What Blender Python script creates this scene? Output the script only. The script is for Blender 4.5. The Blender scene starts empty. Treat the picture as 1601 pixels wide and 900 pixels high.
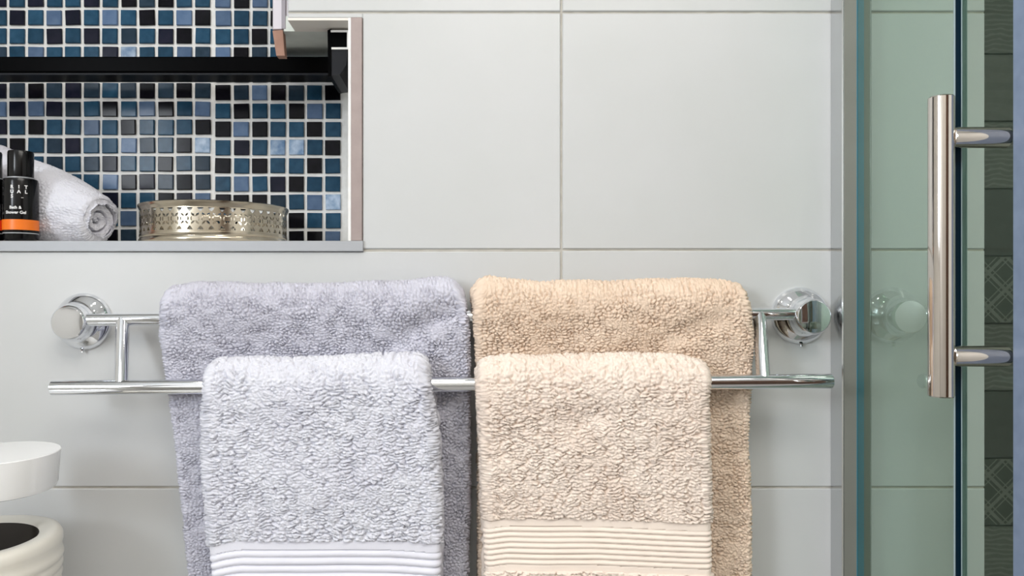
import bpy, math, random
import numpy as np
from mathutils import Vector, Matrix

random.seed(7)
scene = bpy.context.scene
C = scene.collection

# ------------------------------------------------------------------ camera
S = 1237.0            # pixels per metre on the tiled wall plane (y = 0)
F = 1150.0            # focal length in pixels
D = F / S             # camera distance from the wall
CX, CY = 720.0, 450.0
Z0 = 1.30             # camera height

cam_d = bpy.data.cameras.new('camera')
cam = bpy.data.objects.new('camera', cam_d)
C.objects.link(cam)
cam.location = (0, -D, Z0)
cam.rotation_euler = (math.radians(90), 0, 0)
cam_d.sensor_width = 36.0
cam_d.lens = 36.0 * F / 1601.0
cam_d.shift_x = (800.5 - CX) / 1601.0
cam_d.clip_start = 0.02
scene.camera = cam

# ------------------------------------------------------------------ world, lights, exposure
w = bpy.data.worlds.new('world'); scene.world = w
w.use_nodes = True
w.node_tree.nodes['Background'].inputs[0].default_value = (0.8, 0.85, 0.9, 1)
w.node_tree.nodes['Background'].inputs[1].default_value = 0.05
scene.view_settings.view_transform = 'Standard'
scene.view_settings.look = 'None'
scene.view_settings.exposure = 0.16
scene.view_settings.gamma = 1.0
scene.view_settings.use_curve_mapping = False

CEIL = 2.50
def area(name, loc, sx, sy, power, col=(1, 1, 1), shape='RECTANGLE'):
    l = bpy.data.lights.new(name, 'AREA')
    l.shape = shape; l.size = sx; l.size_y = sy; l.energy = power; l.color = col
    o = bpy.data.objects.new(name, l); C.objects.link(o); o.location = loc
    return o
PANEL = (0.35, -1.45)  # ceiling panel is added out of view, for even light on the wall
DOWNLIGHTS = [(-0.75, -0.42), (-0.05, -0.42), (0.62, -0.42)]
area('added_panel_lamp', (PANEL[0], PANEL[1], CEIL - 0.045), 1.2, 0.9, 7.0, (1.0, 0.99, 0.98))
for i, (x, y) in enumerate(DOWNLIGHTS):
    area('downlight_lamp', (x, y, CEIL - 0.02), 0.09, 0.09, (0.5, 0.30, 0.4)[i], (1.0, 0.96, 0.9), 'DISK')

ADDED_WIN = (-1.95, -1.25, 1.45, 2.15)      # unseen window added as key light, left wall: y0, y1, z0, z1
wl_ = area('added_key_light', (-1.265, (ADDED_WIN[0] + ADDED_WIN[1]) / 2, (ADDED_WIN[2] + ADDED_WIN[3]) / 2), ADDED_WIN[3] - ADDED_WIN[2] - .1, ADDED_WIN[1] - ADDED_WIN[0] - .1, 21, (0.90, 0.95, 1.0))
wl_.rotation_euler = (0, math.radians(-90), 0)

# ------------------------------------------------------------------ helpers
def kof(d): return D / (D - d)
def P(px, py, d=0.0):
    """point of the place seen at pixel (px, py), d metres in front of the tiled wall"""
    k = kof(d)
    return Vector(((px - CX) / (S * k), -d, Z0 + (CY - py) / (S * k)))
def WX(px, d=0.0): return (px - CX) / (S * kof(d))
def WZ(py, d=0.0): return Z0 + (CY - py) / (S * kof(d))

def lin(r, g, b):
    def f(c):
        c /= 255.0
        return c / 12.92 if c <= 0.04045 else ((c + 0.055) / 1.055) ** 2.4
    return (f(r), f(g), f(b), 1.0)

def mat(name, rgb, rough=0.5, metal=0.0, spec=0.5, coat=0.0, noise=None, bump=None, sheen=0.0, objvar=0.0):
    """noise=(scale, rgb2, detail, contrast) mixes a second colour; bump=(scale, strength, distance)"""
    m = bpy.data.materials.new(name); m.use_nodes = True
    nt = m.node_tree; N = nt.nodes; L = nt.links
    b = N['Principled BSDF']
    b.inputs['Base Color'].default_value = lin(*rgb)
    b.inputs['Roughness'].default_value = rough
    b.inputs['Metallic'].default_value = metal
    b.inputs['Specular IOR Level'].default_value = spec
    b.inputs['Coat Weight'].default_value = coat
    b.inputs['Coat Roughness'].default_value = 0.05
    if sheen:
        b.inputs['Sheen Weight'].default_value = sheen
        b.inputs['Sheen Roughness'].default_value = 0.5
    tc = N.new('ShaderNodeTexCoord')
    col = None
    if noise:
        sc, rgb2, det, con = noise
        n = N.new('ShaderNodeTexNoise'); n.inputs['Scale'].default_value = sc
        n.inputs['Detail'].default_value = det
        mp = N.new('ShaderNodeMapping')
        oi = N.new('ShaderNodeObjectInfo')
        mul = N.new('ShaderNodeVectorMath'); mul.operation = 'SCALE'
        cmb = N.new('ShaderNodeCombineXYZ')
        for i in range(3): L.new(oi.outputs['Random'], cmb.inputs[i])
        L.new(cmb.outputs[0], mul.inputs[0]); mul.inputs['Scale'].default_value = 13.0
        L.new(tc.outputs['Object'], mp.inputs['Vector']); L.new(mul.outputs[0], mp.inputs['Location'])
        L.new(mp.outputs[0], n.inputs['Vector'])
        r = N.new('ShaderNodeValToRGB')
        r.color_ramp.elements[0].position = 0.5 - con; r.color_ramp.elements[0].color = lin(*rgb)
        r.color_ramp.elements[1].position = 0.5 + con; r.color_ramp.elements[1].color = lin(*rgb2)
        L.new(n.outputs['Fac'], r.inputs[0]); col = r.outputs[0]
        if objvar:
            h = N.new('ShaderNodeHueSaturation')
            mr = N.new('ShaderNodeMapRange')
            mr.inputs['To Min'].default_value = 1 - objvar; mr.inputs['To Max'].default_value = 1 + objvar
            L.new(oi.outputs['Random'], mr.inputs['Value']); L.new(mr.outputs[0], h.inputs['Value'])
            L.new(col, h.inputs['Color']); col = h.outputs[0]
        L.new(col, b.inputs['Base Color'])
    if bump:
        n2 = N.new('ShaderNodeTexNoise'); n2.inputs['Scale'].default_value = bump[0]; n2.inputs['Detail'].default_value = 3
        L.new(tc.outputs['Object'], n2.inputs['Vector'])
        bp = N.new('ShaderNodeBump'); bp.inputs['Strength'].default_value = bump[1]; bp.inputs['Distance'].default_value = bump[2]
        L.new(n2.outputs['Fac'], bp.inputs['Height']); L.new(bp.outputs[0], b.inputs['Normal'])
    return m

def emit(name, rgb, strength):
    m = bpy.data.materials.new(name); m.use_nodes = True
    b = m.node_tree.nodes['Principled BSDF']
    b.inputs['Base Color'].default_value = lin(*rgb)
    b.inputs['Emission Color'].default_value = lin(*rgb)
    b.inputs['Emission Strength'].default_value = strength
    return m

def glass(name, tint, ior):
    """clear pane: tinted see-through plus fresnel mirror on the faces that meet the ray"""
    m = bpy.data.materials.new(name); m.use_nodes = True
    nt = m.node_tree; N = nt.nodes; L = nt.links
    N.remove(N['Principled BSDF']); out = N['Material Output']
    tr = N.new('ShaderNodeBsdfTransparent'); tr.inputs[0].default_value = lin(*tint)
    tr2 = N.new('ShaderNodeBsdfTransparent')
    gl = N.new('ShaderNodeBsdfGlossy'); gl.inputs['Roughness'].default_value = 0.012
    gl.inputs['Color'].default_value = lin(225, 245, 235)
    fr = N.new('ShaderNodeFresnel'); fr.inputs['IOR'].default_value = ior
    mx = N.new('ShaderNodeMixShader'); mx2 = N.new('ShaderNodeMixShader')
    ge = N.new('ShaderNodeNewGeometry')
    L.new(fr.outputs[0], mx.inputs[0]); L.new(tr.outputs[0], mx.inputs[1]); L.new(gl.outputs[0], mx.inputs[2])
    L.new(ge.outputs['Backfacing'], mx2.inputs[0]); L.new(mx.outputs[0], mx2.inputs[1]); L.new(tr2.outputs[0], mx2.inputs[2])
    L.new(mx2.outputs[0], out.inputs['Surface'])
    return m

class MB:
    def __init__(s): s.v = []; s.f = []
    def add(s, vs, fs):
        o = len(s.v); s.v += [tuple(v) for v in vs]; s.f += [tuple(i + o for i in f) for f in fs]; return s
    def box(s, x0, x1, y0, y1, z0, z1):
        vs = [(x, y, z) for x in (x0, x1) for y in (y0, y1) for z in (z0, z1)]
        return s.add(vs, [(0, 1, 3, 2), (4, 6, 7, 5), (0, 4, 5, 1), (2, 3, 7, 6), (0, 2, 6, 4), (1, 5, 7, 3)])
    def cbox(s, x0, x1, yf, yb, z0, z1, c):
        """box whose front (towards -y) edges are chamfered by c"""
        a = [(x0 + c, yf, z0 + c), (x1 - c, yf, z0 + c), (x1 - c, yf, z1 - c), (x0 + c, yf, z1 - c)]
        b = [(x0, yf + c, z0), (x1, yf + c, z0), (x1, yf + c, z1), (x0, yf + c, z1)]
        e = [(x0, yb, z0), (x1, yb, z0), (x1, yb, z1), (x0, yb, z1)]
        f = [(0, 1, 2, 3), (11, 10, 9, 8)]
        for i in range(4):
            j = (i + 1) % 4
            f += [(i, i + 4, j + 4, j), (i + 4, i + 8, j + 8, j + 4)]
        return s.add(a + b + e, f)
    def prism(s, poly_a, poly_b):
        n = len(poly_a)
        f = [tuple(range(n)), tuple(range(2 * n - 1, n - 1, -1))]
        for i in range(n):
            j = (i + 1) % n
            f.append((i, i + n, j + n, j))
        return s.add(list(poly_a) + list(poly_b), f)
    def lathe(s, prof, org=(0, 0, 0), axis=(0, 0, 1), n=64):
        """prof = [(radius, height)...] swept about axis from org"""
        ax = Vector(axis).normalized()
        u = ax.orthogonal().normalized(); v = ax.cross(u)
        org = Vector(org); vs = []; fs = []
        rings = []
        for r, h in prof:
            if r < 1e-7:
                rings.append([len(vs)]); vs.append(org + ax * h)
            else:
                rings.append(list(range(len(vs), len(vs) + n)))
                for i in range(n):
                    a = 2 * math.pi * i / n
                    vs.append(org + ax * h + (u * math.cos(a) + v * math.sin(a)) * r)
        for A, B in zip(rings, rings[1:]):
            for i in range(n):
                j = (i + 1) % n
                if len(A) == 1 and len(B) == 1: continue
                if len(A) == 1: fs.append((A[0], B[j], B[i]))
                elif len(B) == 1: fs.append((A[i], A[j], B[0]))
                else: fs.append((A[i], A[j], B[j], B[i]))
        return s.add(vs, fs)
    def rod(s, a, b, r, n=40, c=0.0008):
        a = Vector(a); b = Vector(b); l = (b - a).length
        return s.lathe([(0, 0), (r - c, 0), (r, c), (r, l - c), (r - c, l), (0, l)], a, b - a, n)
    def build(s, name, m, parent=None, smooth=None, origin=None):
        me = bpy.data.meshes.new(name)
        vs = s.v
        if origin is not None:
            vs = [(v[0] - origin[0], v[1] - origin[1], v[2] - origin[2]) for v in vs]
        me.from_pydata(vs, [], s.f); me.validate()
        return link(name, me, m, parent, smooth, origin)

def link(name, me, m, parent=None, smooth=None, origin=None):
    if m is not None and not me.materials: me.materials.append(m)
    o = bpy.data.objects.new(name, me); C.objects.link(o)
    if parent is not None:
        o.parent = parent
        o.matrix_parent_inverse = Matrix.Translation(-world_loc(parent))
    if origin is not None: o.location = origin
    if smooth is not None:
        import bmesh
        bm = bmesh.new(); bm.from_mesh(me); bmesh.ops.recalc_face_normals(bm, faces=bm.faces); bm.to_mesh(me); bm.free()
        me.shade_smooth()
        me.set_sharp_from_angle(angle=math.radians(smooth))
    else:
        import bmesh
        bm = bmesh.new(); bm.from_mesh(me); bmesh.ops.recalc_face_normals(bm, faces=bm.faces); bm.to_mesh(me); bm.free()
    return o
def world_loc(o):
    p = Vector(o.location)
    if o.parent is not None: p = p + o.matrix_parent_inverse.translation + world_loc(o.parent)
    return p

def tag(o, label, cat, group=None):
    o['label'] = label; o['category'] = cat
    if group: o['group'] = group
    return o
def thing(name, loc, label, cat, group=None):
    o = bpy.data.objects.new(name, None); C.objects.link(o); o.location = loc
    o.empty_display_size = 0.05
    return tag(o, label, cat, group)
def struct(o, label=None):
    o['kind'] = 'structure'
    if label: o['label'] = label
    return o

# ------------------------------------------------------------------ materials
M_tile = mat('white_wall_tile', (201, 202, 204), 0.32, noise=(5.0, (194, 196, 196), 4, 0.25), bump=(35, 0.05, 0.002), objvar=0.012)
M_grout = mat('wall_grout', (196, 193, 186), 0.9, noise=(60, (172, 167, 157), 2, 0.3))
M_white = mat('white_paint', (228, 227, 224), 0.6)
M_ceil = mat('ceiling_paint', (238, 238, 236), 0.8)
M_floor = mat('grey_floor_tile', (172, 169, 165), 0.45, noise=(4, (152, 149, 145), 4, 0.3))
M_rear = mat('rear_wall_paint', (188, 184, 178), 0.6, noise=(2, (178, 174, 168), 2, 0.3))
M_mgrout = mat('mosaic_grout', (242, 242, 241), 0.8, noise=(90, (226, 225, 222), 3, 0.3))
M_chrome = mat('chrome', (232, 234, 238), 0.045, 1.0)
M_handle = mat('polished_steel', (208, 201, 194), 0.06, 1.0)
M_alu = mat('brushed_aluminium', (168, 170, 174), 0.55, 0.5, bump=(300, 0.05, 0.0005))
M_alu_pink = mat('matt_aluminium_trim', (166, 152, 149), 0.5, 0.2, noise=(40, (150, 136, 133), 3, 0.3))
M_alu_pol = mat('polished_aluminium', (205, 207, 208), 0.16, 1.0)
M_black = mat('black_gloss', (4, 4, 5), 0.3, spec=0.02)
M_blackp = mat('black_plastic', (30, 31, 36), 0.45, spec=0.15)
M_beige = mat('soffit_tile', (230, 225, 218), 0.5)
M_grey = mat('lightened_cement_soffit', (226, 231, 226), 0.7, noise=(30, (206, 212, 206), 4, 0.25))  # base colour lightened to make up for missing bounce light under here
M_brown = mat('brown_board', (172, 134, 116), 0.7, noise=(50, (148, 110, 94), 3, 0.3))
M_ceramic = mat('white_ceramic', (238, 238, 238), 0.15, coat=0.4)
M_ceramic2 = mat('ivory_ceramic', (222, 218, 208), 0.3, coat=0.2)
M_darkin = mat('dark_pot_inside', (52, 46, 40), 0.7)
M_silver = mat('aged_silver', (206, 198, 182), 0.20, 1.0, noise=(25, (176, 166, 148), 3, 0.25))
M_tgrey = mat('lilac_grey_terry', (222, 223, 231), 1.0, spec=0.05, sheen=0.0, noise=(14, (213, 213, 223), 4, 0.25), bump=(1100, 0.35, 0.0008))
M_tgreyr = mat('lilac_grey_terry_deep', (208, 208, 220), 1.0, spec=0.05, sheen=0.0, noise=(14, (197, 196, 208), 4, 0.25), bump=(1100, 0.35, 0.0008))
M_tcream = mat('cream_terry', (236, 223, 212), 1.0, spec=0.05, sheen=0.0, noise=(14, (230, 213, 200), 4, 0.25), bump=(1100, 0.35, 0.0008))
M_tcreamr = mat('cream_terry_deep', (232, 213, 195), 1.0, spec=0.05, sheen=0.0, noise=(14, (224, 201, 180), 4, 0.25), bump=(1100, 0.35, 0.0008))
M_bgrey = mat('lilac_grey_woven_border', (226, 226, 236), 0.8, spec=0.15, sheen=0.1, bump=(900, 0.15, 0.0004))
M_bcream = mat('cream_woven_border', (238, 224, 212), 0.8, spec=0.15, sheen=0.1, bump=(900, 0.15, 0.0004))
M_gfix = glass('clear_green_glass', (190, 208, 196), 3.0)
M_gdoor = glass('clear_green_door_glass', (205, 219, 210), 1.35)
M_edge = mat('dark_glass_edge', (5, 28, 42), 0.3, spec=0.12)
M_edge_l = mat('pale_glass_arris', (150, 168, 172), 0.3)
M_teal = mat('teal_seal', (58, 150, 190), 0.4)
M_cover = mat('grey_profile_cover', (146, 144, 140), 0.45, 0.4, noise=(8, (130, 127, 122), 3, .3))
M_cover2 = mat('grey_inner_profile', (126, 130, 124), 0.5, 0.2)
M_seal = mat('blue_grey_seal', (136, 150, 176), 0.35, noise=(60, (120, 134, 160), 2, 0.3))

# ------------------------------------------------------------------ room shell
XL, XR, YR = -1.30, 1.55, -2.10
NICHE = -0.215            # niche back, behind the wall plane (as d)
x_n_l = WX(-430); x_up_r = WX(450); x_lo_r = WX(567)
x_end = WX(1540)
z_ledge_top = WZ(376.5); z_ledge_bot = WZ(393); z_soff = WZ(28); z_up_top = WZ(-560)
TH = 0.235

struct(MB().box(XL, XR + .1, YR, 0.75, -0.05, 0.0).build('floor', M_floor))
struct(MB().box(XL, XR + .1, YR, 0.75, CEIL, CEIL + 0.05).build('ceiling', M_ceil))
struct(MB().box(XL - .05, XL, YR, TH, 0, CEIL).build('wall_left', M_white))
struct(MB().box(XR, XR + .05, YR, 0.65, 0, CEIL).build('wall_right', M_white))
struct(MB().box(XL, XR, YR - .05, YR, 0, CEIL).build('wall_rear', M_rear))

added_win = struct(MB().box(XL, XL + .012, ADDED_WIN[0], ADDED_WIN[1], ADDED_WIN[2], ADDED_WIN[3]).build('added_window_1', emit('added_glow_pane', (228, 240, 255), 1.6)), 'glowing window added unseen in the left wall as key light')
fr_ = MB()
for y0, y1, z0, z1 in ((ADDED_WIN[0] - .05, ADDED_WIN[0], ADDED_WIN[2] - .05, ADDED_WIN[3] + .05), (ADDED_WIN[1], ADDED_WIN[1] + .05, ADDED_WIN[2] - .05, ADDED_WIN[3] + .05), (ADDED_WIN[0], ADDED_WIN[1], ADDED_WIN[2] - .05, ADDED_WIN[2]), (ADDED_WIN[0], ADDED_WIN[1], ADDED_WIN[3], ADDED_WIN[3] + .05)):
    fr_.box(XL, XL + .03, y0, y1, z0, z1)
fr_.build('added_window_frame', M_white, added_win)
M_door = mat('added_brown_door', (92, 66, 50), 0.4, noise=(6, (76, 54, 40), 4, .3))
dr_ = struct(MB().cbox(.70, 1.50, YR + .03, YR, 0.0, 2.05, .003).build('added_door_1', M_door), 'brown door added behind the camera for dark reflections in the chrome')  # unseen door, added to put dark streaks into the chrome reflections
MB().lathe([(0, 0), (.011, 0), (.011, .04), (.026, .045), (.028, .06), (.02, .07), (0, .072)], (.78, YR + .03, 1.0), (0, 1, 0), 32).build('added_door_knob', M_chrome, dr_, 40)

g = 0.0022
b = MB()
b.box(XL, x_end, g, TH, 0, z_ledge_bot)                   # below the niche
b.box(x_lo_r, x_end, g, TH, z_ledge_bot, CEIL)            # right of the niche
b.box(x_up_r, x_lo_r, g, 0.040, z_soff, CEIL)             # over the wide part of the niche
b.box(x_up_r, x_lo_r, 0.040, TH, WZ(-20), CEIL)
b.box(XL, x_n_l, g, TH, z_ledge_bot, CEIL)
b.box(x_n_l, x_up_r, g, TH, z_up_top, CEIL)
wall = struct(b.build('wall_back', M_grout), 'white tiled bathroom wall with a mosaic niche')
JX = [878 - 1113 * 2, 878 - 1113, 878, 878 + 1113]
JY = [19 + 371.5 * i for i in range(-3, 7)]
G = 1.7
def tile(px0, px1, py0, py1):
    x0, x1 = max(WX(px0 + G), XL + .002), min(WX(px1 - G), x_end)
    z1, z0 = min(WZ(py0 + G), CEIL), max(WZ(py1 - G), 0)
    if x1 - x0 < .003 or z1 - z0 < .003: return
    c = Vector(((x0 + x1) / 2, 0, (z0 + z1) / 2))
    MB().cbox(x0, x1, 0, 0.008, z0, z1, 0.0011).build('tile', M_tile, wall, origin=c)
for r in range(len(JY) - 1):
    y0, y1 = JY[r], JY[r + 1]
    for c in range(3):
        x0, x1 = JX[c], JX[c + 1]
        if c == 1 and r == 2:      # row just above the joint at y = 19: tall recess cuts it
            tile(450 - G, x1, y0, y1)
        elif c == 1 and r == 3:    # the row with the niche
            tile(567 - G, x1, y0, y1)
            tile(450 - G, 567 + G, y0, 28 + G)
        elif c == 0 and r in (1, 2, 3):
            tile(x0, -430 + G, y0, y1)
            if r == 3: pass
        elif c == 1 and r == 1:
            tile(450 - G, x1, y0, y1)
        elif c == 1 and r == 4:
            tile(x0, x1, y0 + 1, y1)
        else:
            tile(x0, x1, y0, y1)

# shower alcove behind the end of the tiled wall
AY = 0.60
struct(MB().box(x_end - .05, x_end, TH, AY, 0, CEIL).build('wall_alcove', M_white))
back = struct(MB().box(x_end - .05, XR + .05, AY + .006, AY + .05, 0, CEIL).build('wall_shower', mat('alcove_grout', (120, 122, 118), .9)),
              'grey patchwork tiled wall inside the shower')
def lattice_mat(name, base, line, scale, kind):
    m = bpy.data.materials.new(name); m.use_nodes = True
    nt = m.node_tree; N = nt.nodes; L = nt.links; bs = N['Principled BSDF']; bs.inputs['Roughness'].default_value = .5
    tc = N.new('ShaderNodeTexCoord'); sep = N.new('ShaderNodeSeparateXYZ'); L.new(tc.outputs['Object'], sep.inputs[0])
    def math_(op, a, b=None):
        n = N.new('ShaderNodeMath'); n.operation = op
        for i, q in enumerate((a, b)):
            if q is None: continue
            if isinstance(q, (int, float)): n.inputs[i].default_value = q
            else: L.new(q, n.inputs[i])
        return n.outputs[0]
    if kind == 'lattice':
        fs = []
        for sg in (1, -1):
            q = math_('ADD', sep.outputs[0], math_('MULTIPLY', sep.outputs[2], sg))
            q = math_('PINGPONG', math_('MULTIPLY', q, scale), 0.5)
            fs.append(math_('LESS_THAN', q, 0.07))
            fs.append(math_('LESS_THAN', math_('ABSOLUTE', math_('SUBTRACT', q, 0.2)), 0.025))
        f = fs[0]
        for q in fs[1:]: f = math_('MAXIMUM', f, q)
    else:
        wv = N.new('ShaderNodeTexWave'); wv.wave_type = 'RINGS'; wv.inputs['Scale'].default_value = scale
        wv.inputs['Distortion'].default_value = 6; wv.inputs['Detail'].default_value = 1
        L.new(tc.outputs['Object'], wv.inputs['Vector'])
        f = math_('MULTIPLY', math_('LESS_THAN', wv.outputs['Fac'], 0.3), 0.5)
    mx = N.new('ShaderNodeMix'); mx.data_type = 'RGBA'
    L.new(f, mx.inputs['Factor']); mx.inputs['A'].default_value = lin(*base); mx.inputs['B'].default_value = lin(*line)
    nz = N.new('ShaderNodeTexNoise'); nz.inputs['Scale'].default_value = 60; L.new(tc.outputs['Object'], nz.inputs['Vector'])
    m2 = N.new('ShaderNodeMix'); m2.data_type = 'RGBA'; m2.blend_type = 'MULTIPLY'; m2.inputs['Factor'].default_value = .35
    L.new(mx.outputs['Result'], m2.inputs['A']); L.new(nz.outputs['Fac'], m2.inputs['B'])
    L.new(m2.outputs['Result'], bs.inputs['Base Color'])
    return m
PT = [lattice_mat('plain_grey_tile', (112, 114, 108), (100, 102, 97), 9, 'rings'),
      lattice_mat('lattice_grey_tile', (78, 82, 76), (122, 125, 117), 14, 'lattice'),
      lattice_mat('floral_grey_tile', (104, 107, 101), (140, 142, 134), 30, 'rings'),
      lattice_mat('dark_grey_tile', (86, 88, 84), (80, 82, 78), 9, 'rings')]
ka = kof(-AY); tp = 105.3 / (S * ka)
seq = {-3: 2, -2: 0, -1: 2, 0: 3, 1: 1, 2: 2, 3: 3, 4: 1, 5: 2}
ztop = WZ(295, -AY)
for r in range(-8, 9):
    for c in range(-1, 6):
        z1 = ztop - r * tp; z0 = z1 - tp
        if z0 < 0 or z1 > CEIL: continue
        x0 = x_end - .02 + c * tp; x1 = x0 + tp
        if x1 > XR or x0 < x_end - .05 - tp: continue
        k = seq.get(r, 0) if c == 3 else (r * 3 + c * 5) % 4
        MB().cbox(x0 + .0015, x1 - .0015, AY, AY + .006, z0 + .0015, z1 - .0015, .0008).build('tile', PT[k], back, origin=((x0 + x1) / 2, AY, (z0 + z1) / 2))

# ------------------------------------------------------------------ niche: shell, trims, mosaic
nb = -NICHE
ni = MB()
ni.box(x_n_l, x_lo_r, nb, nb + .02, z_ledge_bot, z_up_top)          # back
ni.box(x_n_l - .01, x_n_l, .01, nb, z_ledge_bot, z_up_top)
ni.box(WX(546), x_lo_r, .012, nb, z_ledge_top, z_soff)               # right reveal
niche = struct(ni.build('wall_niche', M_mgrout), 'white grouted back of the niche under blue glass mosaic')
# ledge board with metal front edge
struct(MB().box(x_n_l, x_lo_r, .006, nb, z_ledge_bot, z_ledge_top).build('trim_1', M_white), 'white niche shelf board')
led = MB().cbox(x_n_l, WX(568.5), -0.004, .006, z_ledge_bot, z_ledge_top, .0006)
struct(led.build('trim_2', M_alu), 'brushed metal edge strip along the niche shelf')
struct(MB().cbox(WX(549), WX(566.5), -0.0025, .012, z_ledge_top, z_soff, .0006).build('trim_3', M_alu_pink), 'matt metal strip up the right side of the niche')
struct(MB().box(WX(544.5), WX(549), -0.001, .012, z_ledge_top, z_soff).build('trim_4', M_mgrout), 'white caulk line beside the metal strip')
# soffit over the wide part
sof = MB().box(x_up_r, WX(549), .0, .0412, z_soff - .003, z_soff)
struct(sof.build('trim_5', M_beige), 'pale tile underside over the niche')
pa = [P(444, 46, -.042), P(567, 46, -.042), P(567, 46, -.042), P(446, 84, -.14)]
z5 = z_soff - .0025
plan = [(pa[0].x, .041), (x_lo_r, .041), (x_lo_r, nb), (WX(452, -.14), nb), (WX(447, -.14), .14)]
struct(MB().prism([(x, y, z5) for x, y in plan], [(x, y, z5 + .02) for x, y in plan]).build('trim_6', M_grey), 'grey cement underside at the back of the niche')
tb = MB().cbox(WX(426, -.043), x_up_r + .004, .043, .055, z_soff + .0005, z_up_top, .001)
struct(tb.build('trim_7', mat('lilac_grey_profile', (200, 195, 202), .4, .3)), 'lilac grey vertical profile at the edge of the tall recess')
struct(MB().cbox(WX(440.5, -.042), WX(447, -.042), .0405, .043, z_soff + .0005, z_up_top, .0005).build('trim_8', mat('profile_groove', (150, 145, 152), .5, .3)), 'darker groove line in the lilac grey profile')
q = [(426, 48), (442, 47), (445, 87), (432, 87)]
struct(MB().prism([P(x, y, -.041) for x, y in q], [P(x, y, -.041) + Vector((0, .014, 0)) for x, y in q]).build('trim_9', M_brown), 'brown board end below the vertical profile')

# mosaic
def mosaic_mat(name, rgb, rgb2):
    m = mat(name, rgb, 0.16, spec=0.10, noise=(70, rgb2, 3, 0.22), objvar=0.22)
    return m
MC = {'K': mosaic_mat('mosaic_black', (9, 10, 14), (20, 18, 26)),
      'N': mosaic_mat('mosaic_navy', (20, 25, 40), (34, 34, 50)),
      'D': mosaic_mat('mosaic_dark_teal', (36, 52, 66), (48, 64, 80)),
      'T': mosaic_mat('mosaic_teal_blue', (30, 64, 88), (46, 82, 108)),
      'B': mosaic_mat('mosaic_slate_blue', (80, 102, 134), (96, 118, 148)),
      'L': mosaic_mat('mosaic_pale_blue', (96, 128, 166), (186, 202, 220))}
ROWS = ["NTNTTNTKDKTTBKBTNTD", "TNTBNTBTKTBKBTTKTTN", "TTTNTNTDTNKTTTKTDTN", "DTBTTTNLTTBDBKDTKTT",
        "NNNNNDNNDNNNDDNNNND", "NDKDNDTDKDKDKDBKDTK", "BNBNDTKTBKTBTKTTKBT", "NTKTTBTKTTTKKBKTTKT",  # first row here has dark codes for the shade under the black rail
        "DKTDNTTBDTKLTNTLLTK", "DTTDTDNTTKTDKTKTTKT", "DTTDTTBKNDKDTBTNKTT", "NTDTNTNTTKNBKKKDTBL",
        "TDTTKNTBTDKTTKTNKTT", "NTDKTNKDTKTDKTNTKKB"]
km = S * kof(NICHE)
tw = 23.3 / km
MESH = {}
for code, m in MC.items():
    me = bpy.data.meshes.new('mosaic_tile')
    t = MB().cbox(-tw / 2, tw / 2, -.004, .001, -tw / 2, tw / 2, .0009)
    me.from_pydata(t.v, [], t.f); me.materials.append(m); MESH[code] = me
def mcell(c, r):
    """pixel centre of mosaic cell"""
    if c < 12: px = 28.3 + 28.97 * (c - 1)
    else: px = 349.6 + 28.55 * (c - 12)
    py = 28.6 + 28.45 * (r - 1) + (3.2 if c >= 12 and r > 3 else 1.0 if c >= 12 else 0)
    return px, py
inv = Matrix.Translation(-world_loc(niche))
def mtile(c, r, code):
    px, py = mcell(c, r)
    o = bpy.data.objects.new('mosaic_tile', MESH[code]); C.objects.link(o)
    p = P(px + random.uniform(-.5, .5), py + random.uniform(-.5, .5), NICHE)
    o.parent = niche
    o.location = p
    o.rotation_euler = (random.gauss(0, .012), random.gauss(0, .012), random.gauss(0, .012))
    s_ = random.uniform(.97, 1.02); o.scale = (s_, 1, random.uniform(.97, 1.02))
for r, row in enumerate(ROWS):
    for c, code in enumerate(row):
        if r < 3 and c > 15: continue
        mtile(c, r, code)
# the mosaic goes on out of the picture
ext = {}
for r in range(-10, 14):
    for c in range(-13, 15):
        if r >= 0 and c >= 0: continue
        px, py = mcell(c, r); p = P(px, py, NICHE)
        if p.x - tw / 2 < x_n_l or p.z + tw / 2 > z_up_top: continue
        ext.setdefault(random.choice('KNDTTBTD'), []).append(p)
for code, ps in ext.items():
    e = MB()
    for p in ps: e.cbox(p.x - tw / 2, p.x + tw / 2, p.y - .004, p.y + .001, p.z - tw / 2, p.z + tw / 2, .0009)
    o = e.build('mosaic_field', MC[code], niche); o['kind'] = 'stuff'

# black rail across the niche
rail = thing('black_shelf_rail', P(300, 113, -.10), 'glossy black rail with a bracket end across the mosaic niche', 'rail')
zb0, zb1 = WZ(113, -.10), WZ(88, -.10)
MB().cbox(x_n_l + .001, WX(516, -.10), .10, .15, zb0, zb1, .002).build('bar', M_black, rail)
MB().box(x_n_l + .001, WX(516, -.10), .103, .106, zb0 - .0022, zb0).build('edge_lip', M_blackp, rail)
dch = -.026
br = MB()
x0, x1, zt, zb = WX(517, dch), WX(545.5, dch), WZ(47, dch), WZ(77, dch)
wl = .0026
MB().box(x0, x1, -dch, -dch + .06, zt - wl, zt).add([], []).build('channel_top', M_white, rail)
MB().box(x0 + .001, x1, -dch, -dch + .06, zb, zb + wl).build('channel_bottom', M_white, rail)
MB().box(x1 - wl, x1, -dch, -dch + .06, zb + wl, zt - wl).build('channel_side', M_white, rail)
MB().box(x0 - .003, x1 - wl, -dch + .0015, -dch + .059, zb + wl, zt - wl).build('channel_core', M_black, rail)
q = [(518, 77.5), (544, 77.5), (541, 102), (531, 117), (514, 119)]
MB().prism([P(x, y, dch - .002) for x, y in q], [P(x, y, dch - .002) + Vector((0, .085, 0)) for x, y in q]).build('bracket', M_blackp, rail)
q = [(512, 47), (518, 45), (518, 119), (513, 119)]
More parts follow.
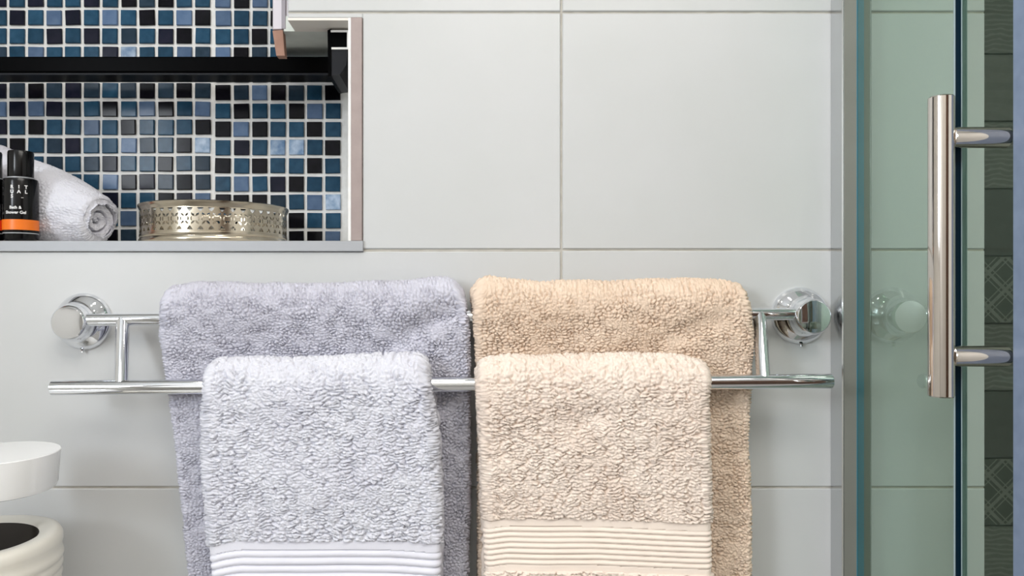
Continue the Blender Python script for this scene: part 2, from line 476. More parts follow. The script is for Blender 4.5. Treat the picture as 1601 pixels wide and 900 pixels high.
MB().prism([P(x, y, dch - .001) for x, y in q], [P(x, y, dch - .001) + Vector((0, .085, 0)) for x, y in q]).build('end_plate', M_black, rail)

# ------------------------------------------------------------------ towel rail
tr = thing('towel_rail', P(690, 546, 0), 'chrome double towel rail with round rosettes carrying the towels', 'towel rail')
DR, DF = .030, .070
def rosette(px, py):
    o = P(px, py, 0)
    base = MB().lathe([(0, 0), (.0355, 0), (.0358, .003), (.0345, .0062), (.031, .0105), (.0265, .0145), (.0228, .018), (.0215, .022), (.0212, .025)], o, (0, -1, 0), 72)
    ob = base.build('rosette', M_chrome, tr, 35, origin=o)
    cap = MB().lathe([(.0205, .0235), (.0217, .025), (.0217, .0375), (.0208, .0395), (.0192, .0412), (.0100, .0417), (0, .0418)], o, (0, -1, 0), 72)
    cap.build('rosette_cap', M_chrome, ob, 35, origin=o)
    sc = MB().lathe([(0, 0), (.0016, 0), (.0022, .004), (0, .004)], o + Vector((0, -.006, -.0385)), (0, 0, 1), 12)
    sc.build('grub_screw', M_chrome, ob)
rosette(132, 502); rosette(1249, 493)
MB().rod(P(134, 500, DR), P(1250, 490.5, DR), .0076).build('rear_bar', M_chrome, tr, 35)
MB().rod(P(81, 606, DF), P(1300, 595.5, DF), .0086, c=.001).build('front_bar', M_chrome, tr, 35)
for a, b_ in (((192, 499.5), (189, 605)), ((1187, 491), (1194, 596.5))):
    MB().rod(P(*a, DR), P(*b_, DF), .0078).build('connector', M_chrome, tr, 35)

# ------------------------------------------------------------------ towels
def hash2(ix, iy, seed):
    n = (ix.astype(np.int64) * 374761393 + iy.astype(np.int64) * 668265263 + seed * 1442695041) & 0x7fffffff
    n = ((n ^ (n >> 13)) * 1274126177) & 0x7fffffff
    return ((n ^ (n >> 16)) & 0xffff) / 65535.0
def vnoise(x, y, seed):
    ix = np.floor(x); iy = np.floor(y); fx = x - ix; fy = y - iy
    fx = fx * fx * (3 - 2 * fx); fy = fy * fy * (3 - 2 * fy)
    a = hash2(ix, iy, seed); b = hash2(ix + 1, iy, seed); c = hash2(ix, iy + 1, seed); d = hash2(ix + 1, iy + 1, seed)
    return (a * (1 - fx) + b * fx) * (1 - fy) + (c * (1 - fx) + d * fx) * fy
def fbm(x, y, seed, o=3):
    t = 0; a = .5; n = 0
    for i in range(o):
        t = t + a * vnoise(x * 2 ** i, y * 2 ** i, seed + i); n += a; a *= .5
    return t / n
def worley(x, y, seed):
    ix = np.floor(x); iy = np.floor(y)
    f1 = np.full(x.shape, 9.0); f2 = np.full(x.shape, 9.0)
    for dx in (-1, 0, 1):
        for dy in (-1, 0, 1):
            cx = ix + dx; cy = iy + dy
            d = np.hypot(cx + .1 + .8 * hash2(cx, cy, seed) - x, cy + .1 + .8 * hash2(cx, cy, seed + 77) - y)
            f2 = np.minimum(f2, np.maximum(f1, d)); f1 = np.minimum(f1, d)
    return f1, f2
def sstep(a, b, x):
    t = np.clip((x - a) / (b - a), 0, 1); return t * t * (3 - 2 * t)
def pile(x, s, seed, lx, ls, amp):
    wx = x + .006 * (fbm(x / .010, s / .007, seed + 5) - .5); ws = s + .0082 * (fbm(x / .012, s / .014, seed + 9) - .5)
    f1, f2 = worley(wx / lx, ws / ls, seed)
    h = sstep(0.0, .32, f2 - f1)
    msk = np.clip(.25 + 1.5 * (vnoise(x / .011, s / .008, seed + 31) - .12), .15, 1.25)
    h = 1 - (1 - h) * msk
    g1, g2 = worley(wx / (lx * .42) + 31, ws / (ls * .55) + 17, seed + 3)
    h2 = sstep(0.0, .5, g2 - g1)
    return amp * (.68 * h + .32 * h2 - .6) + amp * .5 * (fbm(x / .02, s / .02, seed + 21) - .5)

def catmull(pts, n=400):
    pts = np.array(pts, float); out = []
    p = np.vstack([2 * pts[0] - pts[1], pts, 2 * pts[-1] - pts[-2]])
    m = max(8, n // (len(pts) - 1))
    for i in range(len(pts) - 1):
        t = np.linspace(0, 1, m, endpoint=False)[:, None]
        a, b, c, d = p[i], p[i + 1], p[i + 2], p[i + 3]
        out.append(.5 * ((2 * b) + (c - a) * t + (2 * a - 5 * b + 4 * c - d) * t ** 2 + (3 * b - a - 3 * c + d) * t ** 3))
    return np.vstack(out + [pts[-1:]])

def towel(name, label, path, dface, left, right, top, z_fine, m, seed, lx, ls, amp, band=None, mband=None, wrinkle=None, group=None, res=.0009):
    """path: (d, z relative to camera, thickness) from the back hem over the bar to the front hem"""
    cv = catmull(path, 900)
    seg = np.hypot(np.diff(cv[:, 0]), np.diff(cv[:, 1])); s = np.concatenate([[0], np.cumsum(seg)])
    itop = int(np.argmax(cv[:, 1])); s_top = s[itop]
    # sampling along the cloth
    smp = [0.0]
    while smp[-1] < s[-1]:
        q = smp[-1]; z = np.interp(q, s, cv[:, 1]); fr = q > s_top - .035
        smp.append(q + (res if (fr and z > z_fine) else .003 if fr else .006))
    smp = np.array(smp[:-1] + [s[-1]])
    d = np.interp(smp, s, cv[:, 0]); z = np.interp(smp, s, cv[:, 1]); T = np.interp(smp, s, cv[:, 2])
    td = np.gradient(d, smp); tz = np.gradient(z, smp)
    ln = np.hypot(td, tz); td /= ln; tz /= ln
    nd, nz = -tz, td               # outward normal (front leg: +d, top: +z)
    flip = 1.0
    if nd[-1] < 0: nd, nz = -nd, -nz
    kf = kof(dface); py = CY - z * S * kf
    xl = (np.interp(py, [p[1] for p in left], [p[0] for p in left]) - CX) / (S * kf)
    xr = (np.interp(py, [p[1] for p in right], [p[0] for p in right]) - CX) / (S * kf)
    # soften towards the hems
    endt = np.minimum(1, np.minimum(smp, smp[-1] - smp) / .006)
    T = T * np.sqrt(np.clip(1 - (1 - endt) ** 2, .08, 1))
    W = np.median(xr - xl); nf = int(W / res); na = 10; nbk = 26
    # loop parameter: kind, fraction
    loop = [('f', i / (nf - 1)) for i in range(nf)] + [('r', (i + 1) / (na + 1)) for i in range(na)] + \
           [('b', 1 - i / (nbk - 1)) for i in range(nbk)] + [('l', (i + 1) / (na + 1)) for i in range(na)]
    kind = np.array([{'f': 0, 'r': 1, 'b': 2, 'l': 3}[a] for a, _ in loop]); fr = np.array([b for _, b in loop])
    ang = np.where(kind == 1, np.pi / 2 - np.pi * fr, np.where(kind == 3, -np.pi / 2 - np.pi * fr, np.where(kind == 0, np.pi / 2, -np.pi / 2)))
    nx = np.cos(ang); nn = np.sin(ang); nx[(kind == 0) | (kind == 2)] = 0
    r = T[:, None] / 2
    a0 = (xl[:, None] + r); a1 = (xr[:, None] - r)
    t = np.where(kind == 1, 1.0, np.where(kind == 3, 0.0, fr))
    X = a0 + (a1 - a0) * t[None, :] + nx[None, :] * r
    off = nn[None, :] * r
    SS = smp[:, None] + 0 * X
    SSn = SS + np.where((kind == 1) | (kind == 3), 0, 0)[None, :]
    Xn = X + np.where(kind == 1, 1, np.where(kind == 3, -1, 0))[None, :] * (r - off) * .8
    # soft large undulation of the whole cloth
    und = (fbm(Xn / .11, SSn / .09, seed + 50, 2) - .5) * .006 + (fbm(Xn / .045, SSn / .05, seed + 60, 2) - .5) * .0028
    if wrinkle is not None: und = und + wrinkle(X, (CY - (z * S * kf))[:, None] * 0 + py[:, None])
    outer = (nn > -.2).astype(float)[None, :]
    hp = pile(Xn, SSn, seed, lx, ls, amp)
    bandmask = np.zeros(len(smp), bool)
    h = hp.copy()
    if band is not None:
        py0, py1, curve, nrib = band
        pyw = py[:, None] - curve(X)
        u = (pyw - py0) / (py1 - py0)
        inb = (u > 0) & (u < 1) & (smp[:, None] > s_top)
        rib = np.where((u > .15) & (u < .88), np.abs(np.sin((u - .15) / .73 * np.pi * nrib)) ** .4, .75)
        hb = -.0052 + .0048 * rib
        h = np.where(inb, hb, h)
    h = h * np.clip(endt * 2, 0, 1)[:, None]
    off2 = off + (nn[None, :] * (h + und * outer))
    X2 = X + nx[None, :] * h
    topz = np.interp(CX + X * S * kf, [p[0] for p in top], [p[1] for p in top])
    wtop = np.exp(-((smp - s_top) / .035) ** 2)[:, None]
    Dd = d[:, None] + nd[:, None] * off2
    Zz = z[:, None] + nz[:, None] * off2 - topz / (S * kf) * wtop
    ns, nv = X.shape
    V = np.stack([X2, -Dd, Zz + Z0], -1).reshape(-1, 3)
    i = np.arange(ns - 1)[:, None]; j = np.arange(nv)[None, :]; jn = (j + 1) % nv
    Q = np.stack([i * nv + j, i * nv + jn, (i + 1) * nv + jn, (i + 1) * nv + j], -1).reshape(-1, 4)
    root_loc = Vector((float(np.mean(xl + xr) / 2), -float(d[-1]), float(V[:, 2].min())))
    root = thing(name, root_loc, label, 'towel', group)
    def mk(nm, Qs, mm, capends):
        used, invx = np.unique(Qs, return_inverse=True)
        me = bpy.data.meshes.new(nm)
        vv = V[used] - np.array(root_loc)
        faces = invx.reshape(-1, 4)
        extra = []
        me.vertices.add(len(vv)); me.vertices.foreach_set('co', vv.astype(np.float32).ravel())
        nq = len(faces); caps = []
        if capends:
            lut = {int(u): k for k, u in enumerate(used)}
            caps = [[lut[q] for q in range(nv)][::-1], [lut[(ns - 1) * nv + q] for q in range(nv)]]
        nl = nq * 4 + sum(len(c) for c in caps)
        me.loops.add(nl); me.polygons.add(nq + len(caps))
        li = faces.ravel().tolist() + [a for c in caps for a in c]
        me.loops.foreach_set('vertex_index', np.array(li, np.int32))
        starts = list(range(0, nq * 4, 4)); p = nq * 4
        for c in caps: starts.append(p); p += len(c)
        me.polygons.foreach_set('loop_start', np.array(starts, np.int32))
        me.update(calc_edges=True); me.validate()
        me.materials.append(mm)
        me.shade_smooth()
        o = bpy.data.objects.new(nm, me); C.objects.link(o); o.parent = root
        return o
    if band is not None:
        ib = inb.reshape(-1)
        fb = ib[Q].all(1)
        mk('terry_body', Q[~fb], m, True)
        o = mk('border_band', Q[fb], mband, False); o['label'] = 'smooth woven border with raised horizontal ribs'
    else:
        mk('terry_body', Q, m, True)
    return root

rear_path = [(.0125, -.56, .012), (.0125, -.30, .014), (.0125, -.10, .016), (.0130, -.038, .017), (.0175, -.014, .021), (.028, -.0055, .028),
             (.0395, -.010, .027), (.0455, -.027, .022), (.0458, -.055, .016), (.0443, -.085, .0125), (.0440, -.12, .012), (.0440, -.30, .012), (.0440, -.56, .012)]
front_path = [(.0572, -.40, .007), (.0572, -.22, .007), (.0570, -.128, .0075), (.0590, -.106, .014), (.0675, -.0935, .022), (.0785, -.091, .0255),
              (.0895, -.0985, .025), (.0950, -.114, .0235), (.0960, -.15, .023), (.0960, -.28, .022), (.0960, -.44, .020)]

def wr_grey(X, py):
    px = CX + X * S * 1.055
    # slanting crease running up to the right, right part of the towel
    t = (px - 640) * .55 + (py - 520)
    return -.0075 * np.exp(-(t / 20) ** 2) * sstep(560, 660, px) * (1 - sstep(720, 745, px)) * sstep(455, 500, py) + .004 * np.exp(-((t + 38) / 24) ** 2) * sstep(560, 640, px)
def wr_cream(X, py):
    px = CX + X * S * 1.055
    t = (px - 1090) * .3 + (py - 512)
    return -.006 * np.exp(-(t / 17) ** 2) * np.exp(-((px - 1085) / 55) ** 2)
def wr_fc(X, py):
    px = CX + X * S * 1.129
    return -.006 * np.exp(-((px - 920) / 55) ** 2 - ((py - 655 + (px - 920) * .25) / 24) ** 2)

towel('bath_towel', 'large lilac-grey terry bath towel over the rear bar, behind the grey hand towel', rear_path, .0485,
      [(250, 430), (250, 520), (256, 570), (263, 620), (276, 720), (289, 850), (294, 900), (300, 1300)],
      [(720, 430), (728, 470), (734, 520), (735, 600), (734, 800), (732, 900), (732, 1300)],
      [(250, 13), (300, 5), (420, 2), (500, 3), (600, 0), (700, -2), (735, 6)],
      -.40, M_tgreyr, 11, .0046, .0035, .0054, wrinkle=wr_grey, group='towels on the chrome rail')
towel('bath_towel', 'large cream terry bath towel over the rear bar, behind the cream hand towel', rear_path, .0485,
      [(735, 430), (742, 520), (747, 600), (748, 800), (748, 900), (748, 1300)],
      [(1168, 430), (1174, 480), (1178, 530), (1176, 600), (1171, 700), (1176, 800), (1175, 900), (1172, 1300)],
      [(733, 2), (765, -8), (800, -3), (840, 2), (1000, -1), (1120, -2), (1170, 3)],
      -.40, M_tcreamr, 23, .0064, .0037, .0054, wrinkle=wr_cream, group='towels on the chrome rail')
towel('hand_towel', 'small pale lilac-grey terry hand towel with ribbed border over the front bar', front_path, .106,
      [(310, 540), (313, 600), (310, 700), (316, 800), (321, 860), (326, 900), (330, 1100)],
      [(666, 540), (672, 600), (684, 660), (691, 760), (692, 850), (690, 900), (688, 1100)],
      [(310, 9), (350, 4), (500, 0), (640, -4), (670, 2)],
      -.335, M_tgrey, 37, .0150, .0038, .0054, band=(846, 945, lambda X: 14 * np.clip((380 - (CX + X * S * 1.129)) / 70, 0, 1) ** 1.5 + 5 * sstep(600, 690, CX + X * S * 1.129), 6.0), mband=M_bgrey,
      group='towels on the chrome rail')
towel('hand_towel', 'small cream terry hand towel with ribbed border over the front bar', front_path, .106,
      [(744, 540), (745, 600), (750, 700), (753, 800), (757, 900), (760, 1100)],
      [(1121, 540), (1119, 575), (1112, 625), (1114, 700), (1117, 800), (1118, 900), (1118, 1100)],
      [(744, 6), (790, 0), (900, -3), (1000, -2), (1080, 1), (1120, 9)],
      -.335, M_tcream, 53, .0150, .0038, .0054, band=(811, 893, lambda X: 5 * sstep(800, 750, CX + X * S * 1.129) + 7 * sstep(900, 1115, CX + X * S * 1.129), 7.0), mband=M_bcream, wrinkle=wr_fc,
      group='towels on the chrome rail')

# ------------------------------------------------------------------ niche objects
ZL = z_ledge_top
# pierced silver tray
tc_ = Vector((WX(336.5, -.106), .106, ZL)); R = .0980
tray = thing('silver_tray', tc_, 'round pierced silver gallery tray on the niche shelf', 'tray')
H = .0535
def sub(prof, name, m=M_silver, parent=tray):
    return MB().lathe(prof, tc_, (0, 0, 1), 128).build(name, m, parent, 40, origin=tc_)
sub([(0, .003), (R - .004, .003), (R - .004, .0045), (0, .0045)], 'base_plate')
sub([(R - .004, .0005), (R + .0005, .0005), (R + .0018, .003), (R + .0015, .006), (R - .0002, .0085), (R + .0008, .0105), (R + .0004, .0135), (R - .0012, .0145), (R - .0026, .0135), (R - .0026, .002), (R - .004, .0005)], 'bottom_rim')
sub([(R - .0024, H - .0085), (R + .0002, H - .0085), (R + .0012, H - .006), (R + .0028, H - .0028), (R + .0030, H - .001), (R + .0016, H), (R - .0008, H - .0004), (R - .0024, H - .003), (R - .0024, H - .0085)], 'top_rim')
nrep = 46; pu = 14; nu = nrep * pu; z_a, z_b = .0135, H - .008; nvv = 34
cell = 2 * math.pi * R / nrep
vid = {}; gv = []; gf = []
def gvert(i, j, k):
    key = (i % nu, j, k)
    if key not in vid:
        a = 2 * math.pi * (i % nu) / nu; r = R - (.0012 if k else 0)
        vid[key] = len(gv); gv.append((r * math.cos(a), r * math.sin(a), z_a + (z_b - z_a) * j / nvv))
    return vid[key]
def solid(i, j):
    u = ((i % pu) + .5) / pu * cell; v = (j + .5) / nvv * (z_b - z_a); hh = z_b - z_a
    if j < 2 or j > nvv - 3: return True
    un = u / cell - .5; vn = v / hh - .5
    def ell(cx, cy, a, b, rot):
        x = (un - cx) * cell; y = (vn - cy) * hh
        xr_ = x * math.cos(rot) + y * math.sin(rot); yr_ = -x * math.sin(rot) + y * math.cos(rot)
        return (xr_ / a) ** 2 + (yr_ / b) ** 2 < 1
    # triangles along the top and bottom edges
    if .27 < abs(vn) < .44 and abs(un) < (abs(vn) - .27) / .17 * .33: return False
    # four petals round the middle, between the triangles
    for sx in (-1, 1):
        for sy in (-1, 1):
            if ell(sx * .5 - sx * .20, sy * .15, .0031, .0013, sx * sy * -.85): return False
            if ell(sx * .17, sy * .02, .0010, .0022, 0): return False
    return True
for i in range(nu):
    for j in range(nvv):
        if not solid(i, j): continue
        gf.append((gvert(i, j, 0), gvert(i + 1, j, 0), gvert(i + 1, j + 1, 0), gvert(i, j + 1, 0)))
        gf.append((gvert(i, j, 1), gvert(i, j + 1, 1), gvert(i + 1, j + 1, 1), gvert(i + 1, j, 1)))
        for (a, b_, c, d_) in ((i - 1, j, (i, j), (i, j + 1)), (i + 1, j, (i + 1, j + 1), (i + 1, j)), (i, j - 1, (i + 1, j), (i, j)), (i, j + 1, (i, j + 1), (i + 1, j + 1))):
            if 0 <= b_ < nvv and not solid(a % nu, b_):
                gf.append((gvert(*c, 0), gvert(*d_, 0), gvert(*d_, 1), gvert(*c, 1)))
me = bpy.data.meshes.new('gallery'); me.from_pydata(gv, [], gf); me.validate()
me.materials.append(M_silver)
o = bpy.data.objects.new('gallery', me); C.objects.link(o); o.parent = tray
o['label'] = 'openwork band of interlaced rings'

# rolled washcloth
def rolled(name, label):
    da, db = -.060, -.128
    A = P(160, 344, da); Bc = P(-35, 300, db)
    ra = 36 / (S * kof(da)); rb = 82 / (S * kof(db))
    A.z = ZL + ra * 1.02; Bc.z = ZL + rb * 1.0
    ax = (Bc - A); Ln = ax.length; ax.normalize()
    u = Vector((0, 0, 1)); u = (u - ax * u.dot(ax)).normalized(); v = ax.cross(u)
    root = thing(name, Vector(((A.x + Bc.x) / 2, A.y + .03, ZL)), label, 'towel')
    ns_, nv_ = 190, 300
    sl = np.linspace(0, Ln, ns_)[:, None]; th = np.linspace(0, 2 * np.pi, nv_, endpoint=False)[None, :]
    f = sl / Ln
    rad = ra + (rb - ra) * (1 - (1 - f) ** 1.45)
    rad = rad * np.sqrt(np.clip(1 - (1 - np.clip(sl / .008, 0, 1)) ** 2, .55, 1))
    hh = pile(th * .05 + 0 * sl, sl + 0 * th, 91, .0052, .0036, .0030)
    und = (fbm(np.cos(th) * 2 + 5 + 0 * sl, sl / .05 + np.sin(th) * 2 + 5, 70, 2) - .5) * .006
    Rr = rad + hh + und
    # flattened where it lies on the shelf
    Pn = (np.array(A)[None, None, :] + np.array(ax)[None, None, :] * sl[..., None] + (np.array(u)[None, None, :] * np.cos(th)[..., None] + np.array(v)[None, None, :] * np.sin(th)[..., None]) * Rr[..., None])
    Pn[..., 2] = np.maximum(Pn[..., 2], ZL + .0006)
    V = (Pn - np.array(root.location)).reshape(-1, 3)
    faces = []
    for i in range(ns_ - 1):
        for j in range(nv_):
            jn = (j + 1) % nv_
            faces.append((i * nv_ + j, i * nv_ + jn, (i + 1) * nv_ + jn, (i + 1) * nv_ + j))
    vl = V.tolist(); n0 = len(vl)
    # far end cap
    vl.append((Bc + ax * .01 - root.location)[:]); faces += [((ns_ - 1) * nv_ + j, (ns_ - 1) * nv_ + (j + 1) % nv_, n0) for j in range(nv_)]
    me = bpy.data.meshes.new('terry_roll'); me.from_pydata(vl, [], faces); me.validate(); me.shade_smooth(); me.materials.append(M_tgrey)
    o = bpy.data.objects.new('terry_roll', me); C.objects.link(o); o.parent = root
    # rolled end: a spiral of cloth layers, proud and recessed
    nr, nt_ = 70, 260
    rr = np.linspace(0, 1.0, nr)[:, None]; tt = np.linspace(0, 2 * np.pi, nt_, endpoint=False)[None, :]
    turns = 2.6
    ph = rr * turns - tt / (2 * np.pi) + .12 * (fbm(np.cos(tt) * 1.5 + 4 + 0 * rr, np.sin(tt) * 1.5 + 4 + rr * 2, 40) - .5) * 4
    lay = np.abs(((ph % 1) - .5) * 2)              # 0 mid of layer, 1 in the gap
    depth = .002 + .012 * sstep(.55, .98, lay) + .006 * (1 - rr) + .003 * fbm(rr * 9 + np.cos(tt) * 4 + 9, np.sin(tt) * 4 + 9 + 0 * rr, 44) - .004 * sstep(.8, 1, rr) * 0
    rim = ra * .93 * rr
    hp = pile(rim * np.cos(tt), rim * np.sin(tt), 17, .004, .004, .0012)
    Pn = (np.array(A)[None, None, :] + np.array(ax)[None, None, :] * (depth - hp)[..., None] + (np.array(u)[None, None, :] * np.cos(tt)[..., None] + np.array(v)[None, None, :] * np.sin(tt)[..., None]) * rim[..., None])
    Pn[..., 2] = np.maximum(Pn[..., 2], ZL + .0008)
    V = (Pn - np.array(root.location)).reshape(-1, 3)
    faces = [(i * nt_ + j, (i + 1) * nt_ + j, (i + 1) * nt_ + (j + 1) % nt_, i * nt_ + (j + 1) % nt_) for i in range(nr - 1) for j in range(nt_)]
    me = bpy.data.meshes.new('rolled_end'); me.from_pydata(V.tolist(), [], faces); me.validate(); me.shade_smooth(); me.materials.append(M_tgrey)
    o = bpy.data.objects.new('rolled_end', me); C.objects.link(o); o.parent = root; o['label'] = 'spiral end of the rolled cloth'
    return root
rolled('rolled_washcloth', 'light grey terry washcloth rolled up on the niche shelf behind black bottles')

# black bottles
M_bot = mat('black_bottle', (8, 8, 10), 0.18, spec=0.3)
M_orange = mat('orange_band', (238, 118, 20), 0.35)
M_red = mat('red_orange_band', (226, 62, 28), 0.35)
M_print = mat('white_print', (235, 235, 235), 0.5)
M_line = mat('grey_line', (165, 168, 172), 0.3)
def text_on(parent, body, size, c, r, ang, z, m, align='CENTER', name='lettering', spacing=1.0):
    cu = bpy.data.curves.new(name, 'FONT'); cu.body = body; cu.size = size; cu.align_x = align; cu.align_y = 'CENTER'; cu.space_character = spacing; cu.offset = size * .025
    to = bpy.data.objects.new(name, cu); C.objects.link(to)
    bpy.context.view_layer.update()
    me = bpy.data.meshes.new_from_object(to.evaluated_get(bpy.context.evaluated_depsgraph_get()))
    bpy.data.objects.remove(to)
    for v in me.vertices:
        a = ang + v.co.x / r
        v.co = Vector((r * math.sin(a), -r * math.cos(a), z + v.co.y))
    me.materials.clear(); me.materials.append(m)
    o = bpy.data.objects.new(name, me); C.objects.link(o); o.parent = parent
    return o
def bottle(px, dd, band_m, label, rot):
    c = Vector((WX(px, dd), -dd, ZL)); sc = 1 / (S * kof(dd))
    zz = lambda py: (376.5 - py) * sc
    rb, rc = 25 * sc, 18.2 * sc
    root = thing('toiletry_bottle', c, label, 'bottle', 'black toiletry bottles on the niche shelf')
    def part(prof, nm, m, par=root): return MB().lathe(prof, c, (0, 0, 1), 64).build(nm, m, par, 35, origin=c)
    body = part([(0, .0004), (rb * .93, .0004), (rb * .97, zz(372)), (rb * .97, zz(364)), (rb, zz(362)), (rb, zz(284)), (rb * .95, zz(279.5)), (rc * .9, zz(277)), (0, zz(277))], 'body', M_bot)
    part([(rc * .96, zz(277.5)), (rc, zz(275)), (rc, zz(238)), (rc * .95, zz(235.5)), (0, zz(235))], 'cap', M_bot)
    part([(rc * .9, zz(278.5)), (rc * 1.06, zz(278.3)), (rc * 1.06, zz(276.5)), (rc * .9, zz(276.3))], 'collar', M_line)
    part([(rb + .0002, zz(359)), (rb + .0003, zz(359)), (rb + .0003, zz(343)), (rb + .0002, zz(343))], 'colour_band', band_m)
    part([(rb * .96, zz(364.6)), (rb * .985, zz(364.4)), (rb * .985, zz(362.6)), (rb * .96, zz(362.4))], 'base_line', M_line)
    rt = rb + .0003
    for i, row in enumerate(('RIT', 'UAL', 'S')):
        for j, ch in enumerate(row):
            text_on(root, ch, 7.4 * sc, c, rt, rot + (-.16 + .38 * j), zz(293.5 + 7.2 * i), M_print)
    text_on(root, '...', 5 * sc, c, rt, rot + .4, zz(308.5), M_print)
    text_on(root, 'Bath &', 6.2 * sc, c, rt, rot + .02, zz(325), M_print, name='product_lettering')
    text_on(root, 'Shower Gel', 6.2 * sc, c, rt, rot + .02, zz(332.5), M_print, name='product_lettering')
    # back label seam
    MB().box(-.0005, .0005, -rt * 1.002, -rt * .99, zz(343), zz(318)).build('side_mark', M_print, None)
    o = bpy.data.objects['side_mark'] if 'side_mark' in bpy.data.objects else None
    return root, rt, zz
def finish_bottle(res, rot):
    root, rt, zz = res
    o = [q for q in bpy.data.objects if q.name.startswith('side_mark') and q.parent is None][0]
    o.parent = root; o.rotation_euler = (0, 0, rot)
finish_bottle(bottle(32.5, -.022, M_orange, 'black toiletry bottle with a bright orange band beside the rolled washcloth', .22), -1.35)
finish_bottle(bottle(-17.5, -.024, M_red, 'black toiletry bottle with a red-orange band cut off by the left picture edge', .30), 1.15)

# ------------------------------------------------------------------ shower screen
zs0, zs1 = 0.06, 2.05
scr = thing('shower_screen', (WX(1326), -.1, 0.0), 'fixed clear glass shower panel in a wall-mounted aluminium profile', 'shower screen')
xp = WX(1299); PD = .028
xg0, xg1 = WX(1321), WX(1331)
xq = (1365 - CX) / (S * kof(PD))
MB().cbox(xp, xg0 - .0004, -PD, -.0005, zs0, zs1, .0012).build('wall_profile', M_alu_pol, scr)
MB().box(xp + .0022, xg0 - .0006, -PD - .0008, -PD - .00005, zs0, zs1).build('profile_cover', M_cover, scr)
MB().cbox(xg1 + .0004, xq, -PD + .002, -.0005, zs0, zs1, .0012).build('inner_profile', M_cover2, scr)
MB().box(xg0 - .0004, xg1 + .0004, -PD - .0005, -PD + .004, zs0, zs1).build('seal', M_teal, scr)
GE = .2045
MB().box(xg0, xg1, -GE, -PD - .0006, zs0, zs1).build('glass_pane', M_gfix, scr)
MB().box(xg0 + .0014, xg1 - .0012, -GE - .0012, -GE - .0002, zs0, zs1).build('glass_edge', M_edge, scr)
MB().box(xg0, xg0 + .0014, -GE - .0010, -GE - .0002, zs0, zs1).build('arris', M_edge_l, scr)
MB().box(xg1 - .0012, xg1, -GE - .0010, -GE - .0002, zs0, zs1).build('arris', M_edge_l, scr)
MB().box(xp, xq, -GE, -.0005, 0, zs0).build('bottom_rail', M_alu, scr)

DH = .219
xd = (1576 - CX) / (S * kof(DH))
door = thing('shower_door', (xd, -.22, 0.0), 'clear glass sliding shower door with a tubular steel pull handle', 'shower door')
zc = lambda py: WZ(py, DH)
MB().box(xd, xd + .006, -.2305, -.1525, .02, zs1).build('glass_pane', M_gdoor, door)
MB().box(xd - .0006, xd + .0066, -.1525, -.1500, .02, zs1).build('rear_edge', M_edge_l, door)
MB().cbox(xd - .004, xd + .012, -.262, -.2310, .02, zs1, .002).build('edge_seal', M_seal, door)
MB().box(xd - .004, xd + .012, -.2310, -.15, 0, .02).build('bottom_guide', M_alu, door)
xh = (1471.5 - CX) / (S * kof(DH)); sc_ = 1 / (S * kof(DH))
hn = bpy.data.objects.new('handle', None)
hbar = MB().rod((xh, -DH, zc(620)), (xh, -DH, zc(151)), 18.2 * sc_, 56, .0012).build('handle', M_handle, door, 35)
for py in (215, 556.5):
    MB().rod((xh + 14 * sc_, -DH, zc(py)), (xd - .0015, -DH, zc(py)), 16.3 * sc_, 48).build('post', M_handle, hbar, 35)
    MB().rod((xd - .0030, -DH, zc(py)), (xd - .0002, -DH, zc(py)), 13 * sc_, 40, .0003).build('washer', M_blackp, hbar, 35)
bpy.data.objects.remove(hn)

# ------------------------------------------------------------------ toilet-brush pot at the left
DP = .135
kp = S * kof(DP)
zt_pot = WZ(839, DP); zb_pot = zt_pot - .185
pc = Vector((WX(-40, DP), -DP, zb_pot))
pot = thing('brush_pot', pc, 'ribbed ivory ceramic pot with a wide rim and dark opening', 'pot')
ro, ri = 123 / kp, 88 / kp
hp_ = .185
prof = [(0, 0), (ro * .8, 0), (ro * .86, .006)]
nrb = 14
for i in range(nrb * 6 + 1):
    t = i / (nrb * 6); zq = .01 + t * (hp_ - .032)
    prof.append((ro * (.88 + .11 * t) + .0016 * abs(math.sin(math.pi * t * nrb)), zq))
prof += [(ro * .985, hp_ - .017), (ro, hp_ - .012), (ro * .995, hp_ - .006), (ro * .96, hp_ - .0012), (ro * .9, hp_), (ri * 1.06, hp_ - .001), (ri, hp_ - .004)]
MB().lathe(prof, pc, (0, 0, 1), 96).build('body', M_ceramic2, pot, 50, origin=pc)
MB().lathe([(ri, hp_ - .004), (ri * .98, hp_ - .02), (ri * .95, .02), (0, .012)], pc, (0, 0, 1), 72).build('inside', M_darkin, pot, 50, origin=pc)
zl = WZ(707, DP); lc = Vector((WX(-1, DP), -DP, zb_pot + .0125))
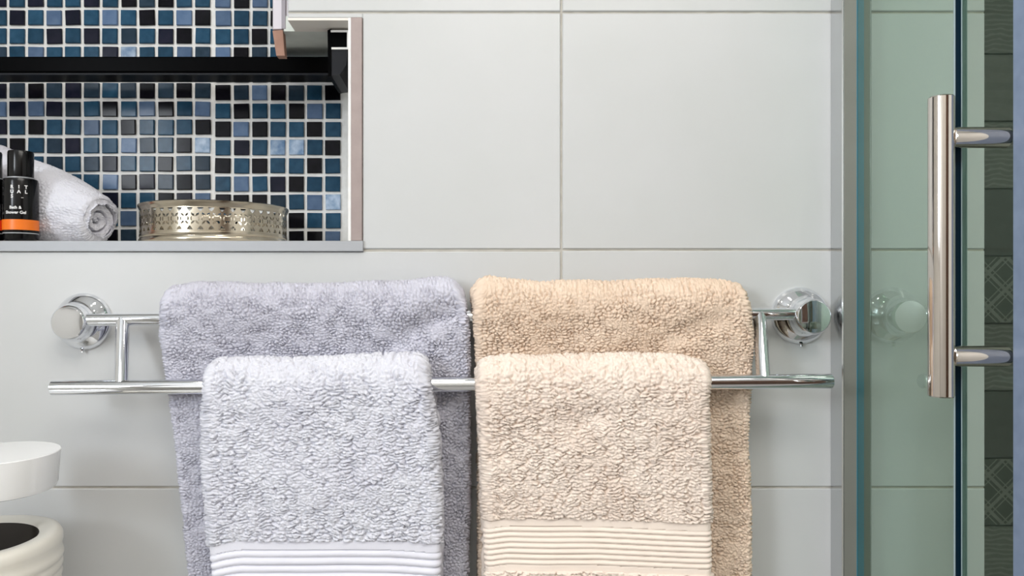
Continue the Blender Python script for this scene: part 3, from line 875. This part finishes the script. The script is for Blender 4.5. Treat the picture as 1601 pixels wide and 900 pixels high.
lid = thing('toilet_brush', lc, 'white round ceramic lid raised on its stem above the ribbed pot', 'brush')
rl = 85.5 / kp; th_ = 60 / kp
lo = Vector((lc.x, lc.y, zl - th_))
MB().lathe([(0, .002), (rl * .84, 0), (rl * .92, .0018), (rl * .955, .006), (rl * .995, th_ - .0025), (rl, th_ - .0008), (rl * .985, th_), (0, th_ + .0008)], lo, (0, 0, 1), 96).build('lid', M_ceramic, lid, 40, origin=lo)
MB().rod(lc + Vector((-.012, 0, .05)), lo + Vector((-.012, 0, .003)), .006).build('stem', M_chrome, lid, 35)
MB().lathe([(0, 0), (.012, .001), (.022, .01), (.024, .05), (.018, .065), (0, .068)], lc + Vector((-.012, 0, 0)), (0, 0, 1), 40).build('bristles', M_darkin, lid, 40)
struct(MB().box(XL, WX(330), -.36, -.0005, 0, zb_pot).build('wall_boxing', M_white), 'white boxed-in ledge under the brush pot')

# ------------------------------------------------------------------ ceiling lights
M_lamp = emit('added_panel_glow', (255, 250, 240), 4.0)
pl = thing('added_panel_light', (PANEL[0], PANEL[1], CEIL), 'large flat light panel added on the unseen ceiling for even light', 'ceiling light')
MB().box(PANEL[0] - .63, PANEL[0] + .63, PANEL[1] - .48, PANEL[1] + .48, CEIL - .03, CEIL).build('frame', M_white, pl)
MB().box(PANEL[0] - .6, PANEL[0] + .6, PANEL[1] - .45, PANEL[1] + .45, CEIL - .034, CEIL - .03).build('diffuser', M_lamp, pl)
M_lamp2 = emit('downlight_lens', (255, 245, 230), 30.0)
for i, (x, y) in enumerate(DOWNLIGHTS):
    c = Vector((x, y, CEIL - .012))
    dl = thing('downlight', c, ('round chrome downlight above the niche', 'round chrome downlight above the towels', 'round chrome downlight above the shower screen')[i], 'downlight', 'ceiling downlights')
    MB().lathe([(.05, .012), (.062, .012), (.062, .004), (.056, 0), (.048, .003), (.048, .012)], c, (0, 0, 1), 48).build('bezel', M_chrome, dl, 40)
    MB().lathe([(0, .006), (.048, .006), (.048, .010), (0, .010)], c, (0, 0, 1), 48).build('lens', M_lamp2, dl, 40)
